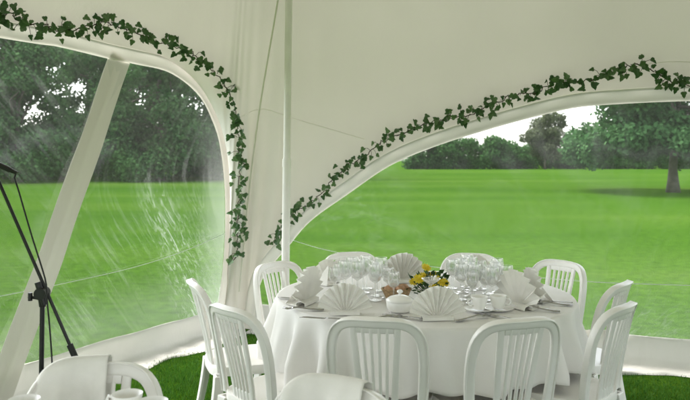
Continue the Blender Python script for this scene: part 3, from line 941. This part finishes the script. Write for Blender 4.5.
def knife_mesh():
    mb = MB(); mb.grid([[(-.004, y, .004), (-.009 * f, y, .006), (.009 * f, y, .006), (.004, y, .004)] for y, f in zip(np.linspace(-.11, -.01, 6), (.6, .95, .9, .8, .7, .5))])
    mb.grid([[(-.006, y, .0045), (.012 * f, y, .0045)] for y, f in zip(np.linspace(-.01, .11, 8), (.5, .7, .8, .85, .85, .8, .6, -.2))]); return mb
def fork_mesh():
    mb = MB(); mb.grid([[(-.010 * f, y, z), (0, y, z + .003), (.010 * f, y, z)] for y, f, z in ((-.10, .7, .004), (-.07, .9, .004), (-.02, .45, .006), (.03, .3, .010), (.045, 1.1, .010), (.055, 1.25, .008))])
    for k in (-1.5, -.5, .5, 1.5):
        mb.grid([[(k * .0068 - .0018, y, z), (k * .0068 + .0018, y, z)] for y, z in ((.055, .008), (.075, .006), (.098, .010))])
    return mb
kn = knife_mesh().build('table_knife', M['steel']); fk = fork_mesh().build('table_fork', M['steel'])
for o in (kn, fk):
    s_ = o.modifiers.new('gauge', 'SOLIDIFY'); s_.thickness = .002
seen = set()
cut = [  # mesh, x, y, heading, label
    (kn, -.10, 3.17, 75, 'steel table knife lying left of the front left fan napkin'),
    (fk, .165, 3.17, -70, 'steel fork lying right of the front left fan napkin'),
    (kn, .27, 3.20, 58, 'steel table knife lying below the white covered dish'),
    (fk, .575, 3.17, -58, 'steel fork lying right of the widest fan napkin'),
    (kn, -.25, 3.61, 62, 'steel table knife at the cloth rim nearest the tent pole'),
    (fk, -.20, 3.36, 85, 'steel fork lying before the napkin at the pole end'),
    (kn, .69, 3.22, 40, 'steel table knife below the two tea cups'),
    (fk, .93, 3.36, 62, 'steel fork at the base of the tall napkin'),
    (kn, 1.04, 3.55, 70, 'steel table knife beside the upright chair, farther of the two there'),
    (fk, 1.03, 3.49, 70, 'steel fork beside the upright chair, nearer of the two there'),
]
for src, x, y, a_, lb in cut:
    o = src if src.name not in seen else src.copy()
    if src.name in seen: COL.objects.link(o)
    seen.add(src.name)
    o.location = (x, y, TZ + .003); o.rotation_euler = (0, 0, R(a_)); o.scale = (1.25, 1.0, 1.4)
    tag(o, lb, 'knife' if src is kn else 'fork', 'cutlery on the laid table')

# covered white dish
t = thing('covered_dish', 'round white china dish with a knobbed lid before the bread basket', 'dish', (.262, 3.34, TZ + .002))
mb = MB(); mb.lathe([(0, .001), (.045, .001), (.060, .010), (.064, .030), (.066, .050), (.064, .052), (.058, .03), (0, .012)], 32); mb.build('bowl', M['china'], t, sharp=60)
ld = MB(); ld.lathe([(.068, .053), (.068, .058), (.050, .070), (.020, .079), (0, .081)], 32); lo = ld.build('lid', M['china'], t, sharp=60)
mb = MB(); mb.lathe([(.006, .078), (.006, .086), (.014, .091), (.015, .098), (.008, .104), (0, .105)], 16); mb.build('knob', M['china'], lo)

# bread basket and its rolls
BX, BY = .265, 3.60
t = thing('bread_basket', 'oval brown wicker basket of rolls beside the yellow flowers', 'basket', (BX, BY, TZ + .002)); t.scale = (.66, .66, .66)
mb = MB(); rows_ = []
for r, z in ((.0, .004), (.075, .004), (.085, .02), (.10, .055), (.112, .085), (.116, .090), (.112, .092), (.10, .085), (.08, .03), (.0, .014)):
    rows_.append([(r * math.cos(a), .72 * r * math.sin(a), z + (.003 * math.sin(a * 22) if .03 < r else 0)) for a in np.linspace(0, 2 * math.pi, 66, endpoint=False)])
mb.grid(rows_, True); mb.build('body', M['wicker'], t)
mb = MB(); pts = [(.113 * math.cos(a), .72 * .113 * math.sin(a), .091 + .004 * math.sin(a * 18)) for a in np.linspace(0, 2 * math.pi, 60)]
mb.tube(pts, .007, 6, False); mb.build('rim', M['wicker'], t)
def roll(x, y, z, rz, s, label):
    mb = MB(); rows_ = []
    for i in range(11):
        ph = -math.pi / 2 + math.pi * i / 10
        rows_.append([(math.cos(ph) * math.cos(a) * .047 * s, math.cos(ph) * math.sin(a) * .034 * s, math.sin(ph) * .026 * s + .004 * s * noise.noise(Vector((math.cos(a) * 2, math.sin(a) * 2, ph * 2 + x * 9)))) for a in np.linspace(0, 2 * math.pi, 18, endpoint=False)])
    mb.grid(rows_, True)
    o = mb.build('bread_roll', M['bread']); o.location = (BX + x * .66, BY + y * .66, TZ + z * .66 + .006); o.rotation_euler = (.1, .1, rz); o.scale = (.72, .72, .8)
    tag(o, label, 'bread roll', 'rolls in the wicker basket')
for a_ in ((-.05, -.02, .085, .3, 1, 'brown bread roll at the pole end of the wicker basket'), (.03, -.03, .088, 1.2, 1, 'brown bread roll at the front of the wicker basket'),
           (.055, .025, .088, .5, 1, 'brown bread roll at the flower end of the wicker basket'), (-.02, .03, .090, 2.0, 1.05, 'brown bread roll at the back of the wicker basket')):
    roll(*a_)

# flower arrangement
FX, FY = .425, 3.56
t = thing('flower_arrangement', 'low bunch of yellow flowers with dark leaves in a white bowl', 'flowers', (FX, FY, TZ + .002))
mb = MB(); mb.lathe([(0, .001), (.035, .001), (.05, .02), (.058, .05), (.056, .052), (.05, .045), (0, .04)], 28); mb.build('bowl', M['china'], t, sharp=60)
rg = random.Random(3); mb = MB()
for i in range(90):
    a = rg.uniform(0, 6.28); e = rg.uniform(.05, 1.3); L = rg.uniform(.05, .115)
    d = Vector((math.cos(a) * math.cos(e), math.sin(a) * math.cos(e), math.sin(e)))
    c = Vector((0, 0, .045)) + d * L
    tip = (d + Vector((rg.gauss(0, .5), rg.gauss(0, .5), rg.gauss(-.1, .5)))).normalized(); s = tip.cross(Vector((rg.random(), rg.random(), 1))).normalized(); w_ = rg.uniform(.008, .014); l_ = rg.uniform(.03, .05)
    mb.add([c, c + tip * l_ * .5 + s * w_, c + tip * l_, c + tip * l_ * .5 - s * w_], [(0, 1, 2, 3)])
    if i % 4 == 0: mb.tube([(0, 0, .04), c], .0016, 4, False)
mb.build('foliage', M['spray'], t, smooth=False)
for k, (x, y, z, r) in enumerate(((-.055, -.05, .125, .034), (-.015, -.02, .178, .030), (.048, -.06, .118, .034), (.075, -.03, .105, .032), (-.025, .04, .13, .03), (.03, .05, .135, .03), (-.075, -.01, .105, .030), (.015, -.075, .09, .026))):
    rg = random.Random(k); mb = MB()
    c = Vector((x, y, z)); nrm = Vector((x * 3 + rg.gauss(0, .2), y * 4 - .35, .55)).normalized(); e1 = nrm.orthogonal().normalized(); e2 = nrm.cross(e1)
    for ring_, (n_, ln, lift) in enumerate(((12, r, .15), (9, r * .7, .55), (6, r * .42, 1.0))):
        for i in range(n_):
            a = 2 * math.pi * (i + .5 * ring_) / n_ + rg.uniform(-.1, .1)
            d = (e1 * math.cos(a) + e2 * math.sin(a)); s = nrm.cross(d); w_ = ln * .24
            mb.add([c, c + d * ln * .55 + s * w_ + nrm * ln * .4 * lift, c + d * ln + nrm * ln * lift * .6, c + d * ln * .55 - s * w_ + nrm * ln * .4 * lift], [(0, 1, 2, 3)])
    fo = mb.build('flower', M['petal'], t, smooth=False)
    mb = MB(); mb.tube([c - nrm * .002, Vector((x * .2, y * .2, .045))], .0018, 5, False); mb.build('stem', M['spray'], fo)

# ------------------------------------------------------------------ microphone stand
MD = 2.80
base = at(41, 400, MD); base.z = 0
stand = thing('microphone_stand', 'black boom microphone stand before the clear plastic window', 'stand', tuple(base))
def rel(px, py, dd=0): return at(px, py, MD + dd) - base
cl = rel(42.5, 293)
mb = MB(); mb.tube([(0, 0, .12), (0, 0, .55)], .0125, 12); mb.build('lower_tube', M['black'], stand, sharp=40)
mb = MB(); mb.tube([(0, 0, .53), (cl.x, cl.y, cl.z - .01)], .0095, 12); mb.build('upper_tube', M['black'], stand, sharp=40)
mb = MB(); mb.tube([(0, 0, .50), (0, 0, .57)], .018, 12); mb.build('height_collar', M['black'], stand, sharp=40)
ck = MB(); ck.tube([cl - Vector((0, 0, .055)), cl - Vector((0, 0, .02))], [.013, .017], 12); ck.tube([cl + Vector((0, -.028, 0)), cl + Vector((0, .022, 0))], .024, 16); ck.tube([cl + Vector((.016, -.012, -.045)), cl + Vector((-.014, -.012, .045))], .013, 10)
co_ = ck.build('boom_clutch', M['black'], stand, sharp=40)
kb = MB(); kb.tube([cl + Vector((-.012, -.01, -.02)), cl + Vector((-.05, -.016, -.012))], .006, 8); kb.tube([cl + Vector((-.042, -.016, -.028)), cl + Vector((-.042, -.016, .004))], .009, 8); kb.build('knob', M['black'], co_, sharp=40)
b0, b1 = rel(75, 357), rel(-14, 152)
mb = MB(); mb.tube([b0, b1], .0066, 10); mb.build('boom_arm', M['black'], stand, sharp=40)
dv = (b1 - b0).normalized()
mb = MB(); mb.tube([b0 - dv * .012, b0 + dv * .055], .0125, 12); mb.build('boom_grip', M['rubber'], stand, sharp=40)
mb = MB(); mb.tube([b1, b1 + dv * .03], .011, 10); mb.tube([b1 + dv * .03 + Vector((.03, 0, -.012)), b1 + dv * .03 + Vector((-.05, 0, .018))], .016, 12); mb.build('mic_clip', M['rubber'], stand, sharp=40)
for k in range(3):
    a = R(25 + 120 * k); e = Vector((math.cos(a) * .33, math.sin(a) * .33, .012))
    lg = MB(); lg.tube([(math.cos(a) * .02, math.sin(a) * .02, .17), e], .007, 8); lo = lg.build('leg', M['black'], stand, sharp=40)
    ft = MB(); ft.tube([e * .94 + Vector((0, 0, .01)), e + Vector((0, 0, .0))], .012, 10); ft.build('rubber_foot', M['rubber'], lo, sharp=40)
# microphone in the clip (mostly beyond the frame)
m0, m1 = at(10, 170, MD - .012), at(-34, 150, MD - .012)
mc = thing('microphone', 'black microphone in the boom clip, only its tail in view', 'microphone', tuple(m0))
dvm = (m1 - m0)
mb = MB(); mb.tube([(0, 0, 0), dvm * .3, dvm * .72, dvm * .8], [.011, .0115, .015, .020], 14); mb.build('body', M['black'], mc, sharp=40)
mb = MB(); mb.tube([dvm * .8, dvm * .84, dvm * .95, dvm * 1.05, dvm * 1.1], [.021, .025, .026, .02, .008], 16); mb.build('grille', M['mesh'], mc)
mb = MB(); mb.tube([-dvm * .16, (0, 0, 0)], [.007, .0095], 10); mb.build('connector', M['black'], mc, sharp=40)
cp = [m0 - dvm * .14] + [at(x, y, MD + o2) for x, y, o2 in ((14, 176, -.01), (19, 192, -.02), (25, 213, -.02), (33, 240, -.02), (41, 265, -.025), (46, 283, -.03), (47, 300, -.03), (49, 320, -.02), (51, 345, -.02), (53, 375, -.03), (58, 420, -.06), (52, 480, -.05))]
cp += [Vector((-1.2, 2.72, .02)), Vector((-1.28, 2.6, .012)), Vector((-1.45, 2.5, .012))]
mb = MB(); mb.tube([tuple(q) for q in catmull(cp, 70)], .0034, 8)
tag(mb.build('microphone_cable', M['rubber']), 'thin black cable looping down from the microphone along the stand', 'cable')

# ------------------------------------------------------------------ trees
def tree(name, loc, height, clumps, nleaf, leaf, m, label, group, seed, trunk_r, trunk_h, limbs=7):
    rg = np.random.default_rng(seed)
    t = thing(name, label, 'tree' if 'shrub' not in name else 'shrub', loc, 0, group)
    tr = MB(); rr = random.Random(seed)
    zs = np.linspace(0, trunk_h, 9); bend = [Vector((rr.gauss(0, .06) * z * .3, rr.gauss(0, .06) * z * .3, z)) for z in zs]
    tr.tube(bend, [trunk_r * (1.55 if i == 0 else 1.15 if i == 1 else 1 - .45 * i / 8) for i in range(9)], 12)
    for i in range(limbs):
        c = clumps[i % len(clumps)]
        st = bend[rr.randint(4, 8)]
        e = Vector(c[0]); mid = (st + e) / 2 + Vector((rr.gauss(0, .3), rr.gauss(0, .3), rr.uniform(0, .5)))
        tr.tube([st, mid, st.lerp(e, .85)], [trunk_r * .45, trunk_r * .28, trunk_r * .1], 7)
    tr.build('trunk', M['bark'], t)
    vol = np.array([c[1][0] * c[1][1] * c[1][2] for c in clumps]) ** .72; vol /= vol.sum()
    idx = rg.choice(len(clumps), nleaf, p=vol)
    cc = np.array([c[0] for c in clumps])[idx]; cr = np.array([c[1] for c in clumps])[idx]
    d = rg.normal(size=(nleaf, 3)); d /= np.linalg.norm(d, axis=1)[:, None]
    rad = rg.uniform(.25, 1, nleaf) ** .5 * rg.uniform(.75, 1.12, nleaf)
    P = cc + d * cr * rad[:, None]
    P[:, 2] = np.maximum(P[:, 2], .12)
    n_ = rg.normal(size=(nleaf, 3)) * .8 + d * .7 + np.array([0, 0, .35]); n_ /= np.linalg.norm(n_, axis=1)[:, None]
    a = np.cross(n_, rg.normal(size=(nleaf, 3))); a /= np.linalg.norm(a, axis=1)[:, None]; b = np.cross(n_, a)
    s = leaf * rg.uniform(.6, 1.35, nleaf)[:, None]
    V = np.stack([P - a * s * .5, P + b * s * .42, P + a * s * .62, P - b * s * .42], 1).astype(np.float32)
    me = bpy.data.meshes.new('crown')
    me.vertices.add(nleaf * 4); me.vertices.foreach_set('co', V.ravel())
    me.loops.add(nleaf * 4); me.loops.foreach_set('vertex_index', np.arange(nleaf * 4, dtype=np.int32))
    me.polygons.add(nleaf); me.polygons.foreach_set('loop_start', np.arange(0, nleaf * 4, 4, dtype=np.int32))
    me.update(calc_edges=True); me.materials.append(m)
    o = bpy.data.objects.new('crown', me); COL.objects.link(o); o.parent = t
    return t

def clump_set(rr, n, rx, rz, z0, z1, size, drop=0):
    out = []
    for i in range(n):
        a = rr.uniform(0, 6.283); f = rr.random() ** .6
        z = rr.uniform(z0, z1); k = math.sqrt(max(.05, 1 - ((z - (z0 + z1) / 2) / ((z1 - z0) / 2 * 1.15)) ** 2))
        s = size * rr.uniform(.65, 1.3)
        out.append(((math.cos(a) * rx * f * k, math.sin(a) * rx * f * k, z), (s, s, s * rr.uniform(.55, .85))))
    return out

# the big spreading tree on the right
rr = random.Random(21); cl_ = clump_set(rr, 60, 5.4, 0, 3.0, 10.2, 1.15)
for i in range(34):   # drooping skirt
    a = 2 * math.pi * i / 34 + rr.uniform(-.1, .1); f = rr.uniform(3.2, 5.0)
    cl_.append(((math.cos(a) * f, math.sin(a) * f, rr.uniform(1.7, 2.6)), (rr.uniform(.6, 1.0), rr.uniform(.6, 1.0), rr.uniform(.5, .9))))
tree('broadleaf_tree', (15.0, 32.0, 0), 10, cl_, 70000, .18, M['oak'], 'big spreading tree alone on the lawn, its bare trunk and shadow clear', None, 21, .21, 4.5, 16)

# far boundary: shrubs and a lone taller tree
rowb = [  # x, y, half width, height, name, material, label
    (13.2, 112, 3.2, 5.3, 'round_shrub', 'hedge', 'low dark shrub at the tip of the arch, first of the far row'),
    (18.2, 114, 3.6, 6.0, 'round_shrub', 'hedge', 'broad dark round shrub in the far row, next to the arch tip'),
    (23.4, 113, 3.2, 5.4, 'round_shrub', 'hedge', 'dark rounded shrub in the far row under the bright sky gap'),
    (27.6, 116, 3.2, 5.0, 'round_shrub', 'hedge', 'low shrub in the far row between round shrubs and the russet tree'),
    (32.0, 112, 4.0, 9.4, 'russet_tree', 'russet', 'greyish russet round tree standing above the far shrubs'),
    (33.4, 122, 4.0, 4.6, 'round_shrub', 'hedge', 'low dark shrub showing under the russet tree'),
    (38.6, 118, 3.4, 5.0, 'round_shrub', 'hedge', 'low shrub in the far row between the russet and the big tree'),
    (44.0, 116, 3.2, 5.6, 'round_shrub', 'hedge', 'dark shrub glimpsed beneath the left boughs of the big tree'),
    (50.0, 114, 3.4, 6.2, 'round_shrub', 'hedge', 'dark shrub glimpsed behind the trunk of the big tree'),
    (56.0, 116, 3.2, 5.6, 'round_shrub', 'hedge', 'dark shrub in the far row past the big trunk'),
]
for i, (x, y, hw, hh, nm, mm, lb) in enumerate(rowb):
    rr = random.Random(50 + i)
    if nm == 'russet_tree': c_ = clump_set(rr, 40, hw * .8, 0, 2.0, hh - .6, 1.35)
    else: c_ = clump_set(rr, 26, hw * 1.1, 0, .7, hh - .8, 1.3) + [((rr.uniform(-hw, hw), rr.uniform(-1, 1), .9), (1.4, 1.2, 1.0)) for _ in range(8)]
    tree(nm, (x, y, 0), hh, c_, 9500, .34, M[mm], lb, 'shrubs along the far edge of the lawn' if 'shrub' in nm else None, 50 + i, .16, hh * .6, 5)

# the dark wood behind the left window
wood = [
    (-33.0, 50, 5.0, 12.5, 'leftmost dark tree of the wood, cut by the frame edge'),
    (-26.0, 54, 4.6, 15.0, 'tall dark tree in the wood left of the slanting strip, sky glinting through its top'),
    (-22.0, 47, 4.2, 11.0, 'shorter dark tree of the wood just left of the slanting strip'),
    (-17.8, 55, 4.6, 14.0, 'dark tree of the wood just right of the slanting strip'),
    (-13.2, 50, 4.4, 12.0, 'dark tree of the wood showing in the middle of the right film panel'),
    (-9.0, 54, 4.4, 12.5, 'dark tree of the wood beside the hanging end of the ivy'),
    (-25.0, 68, 5.4, 16.0, 'tree standing back in the wood, filling the gap left of the slanting strip'),
    (-12.0, 66, 5.2, 15.0, 'tree standing back in the wood beside the curve of the arch'),
    (-29.0, 62, 5.0, 16.0, 'tallest tree of the wood, standing back between the two left-hand ones'),
    (-22.5, 64, 5.0, 15.5, 'tree standing back in the wood behind the slanting strip'),
    (-15.0, 63, 5.0, 15.0, 'tree standing back in the wood, over the middle of the right film panel'),
    (-4.0, 56, 4.2, 11.0, 'dark tree of the wood mostly hidden behind the tent corner'),
]
for i, (x, y, hw, hh, lb) in enumerate(wood):
    rr = random.Random(90 + i)
    c_ = clump_set(rr, 34, hw * .9, 0, 2.0, hh - 1.0, 1.35)
    for k in range(22):
        a = rr.uniform(0, 6.28); c_.append(((math.cos(a) * hw * .8, math.sin(a) * hw * .8, rr.uniform(.7, 3.6)), (1.5, 1.5, 1.1)))
    tree('dark_tree', (x, y, 0), hh, c_, 30000, .22, M['dark_tree'], lb, 'trees of the wood behind the side window', 90 + i, .25, hh * .6, 9)
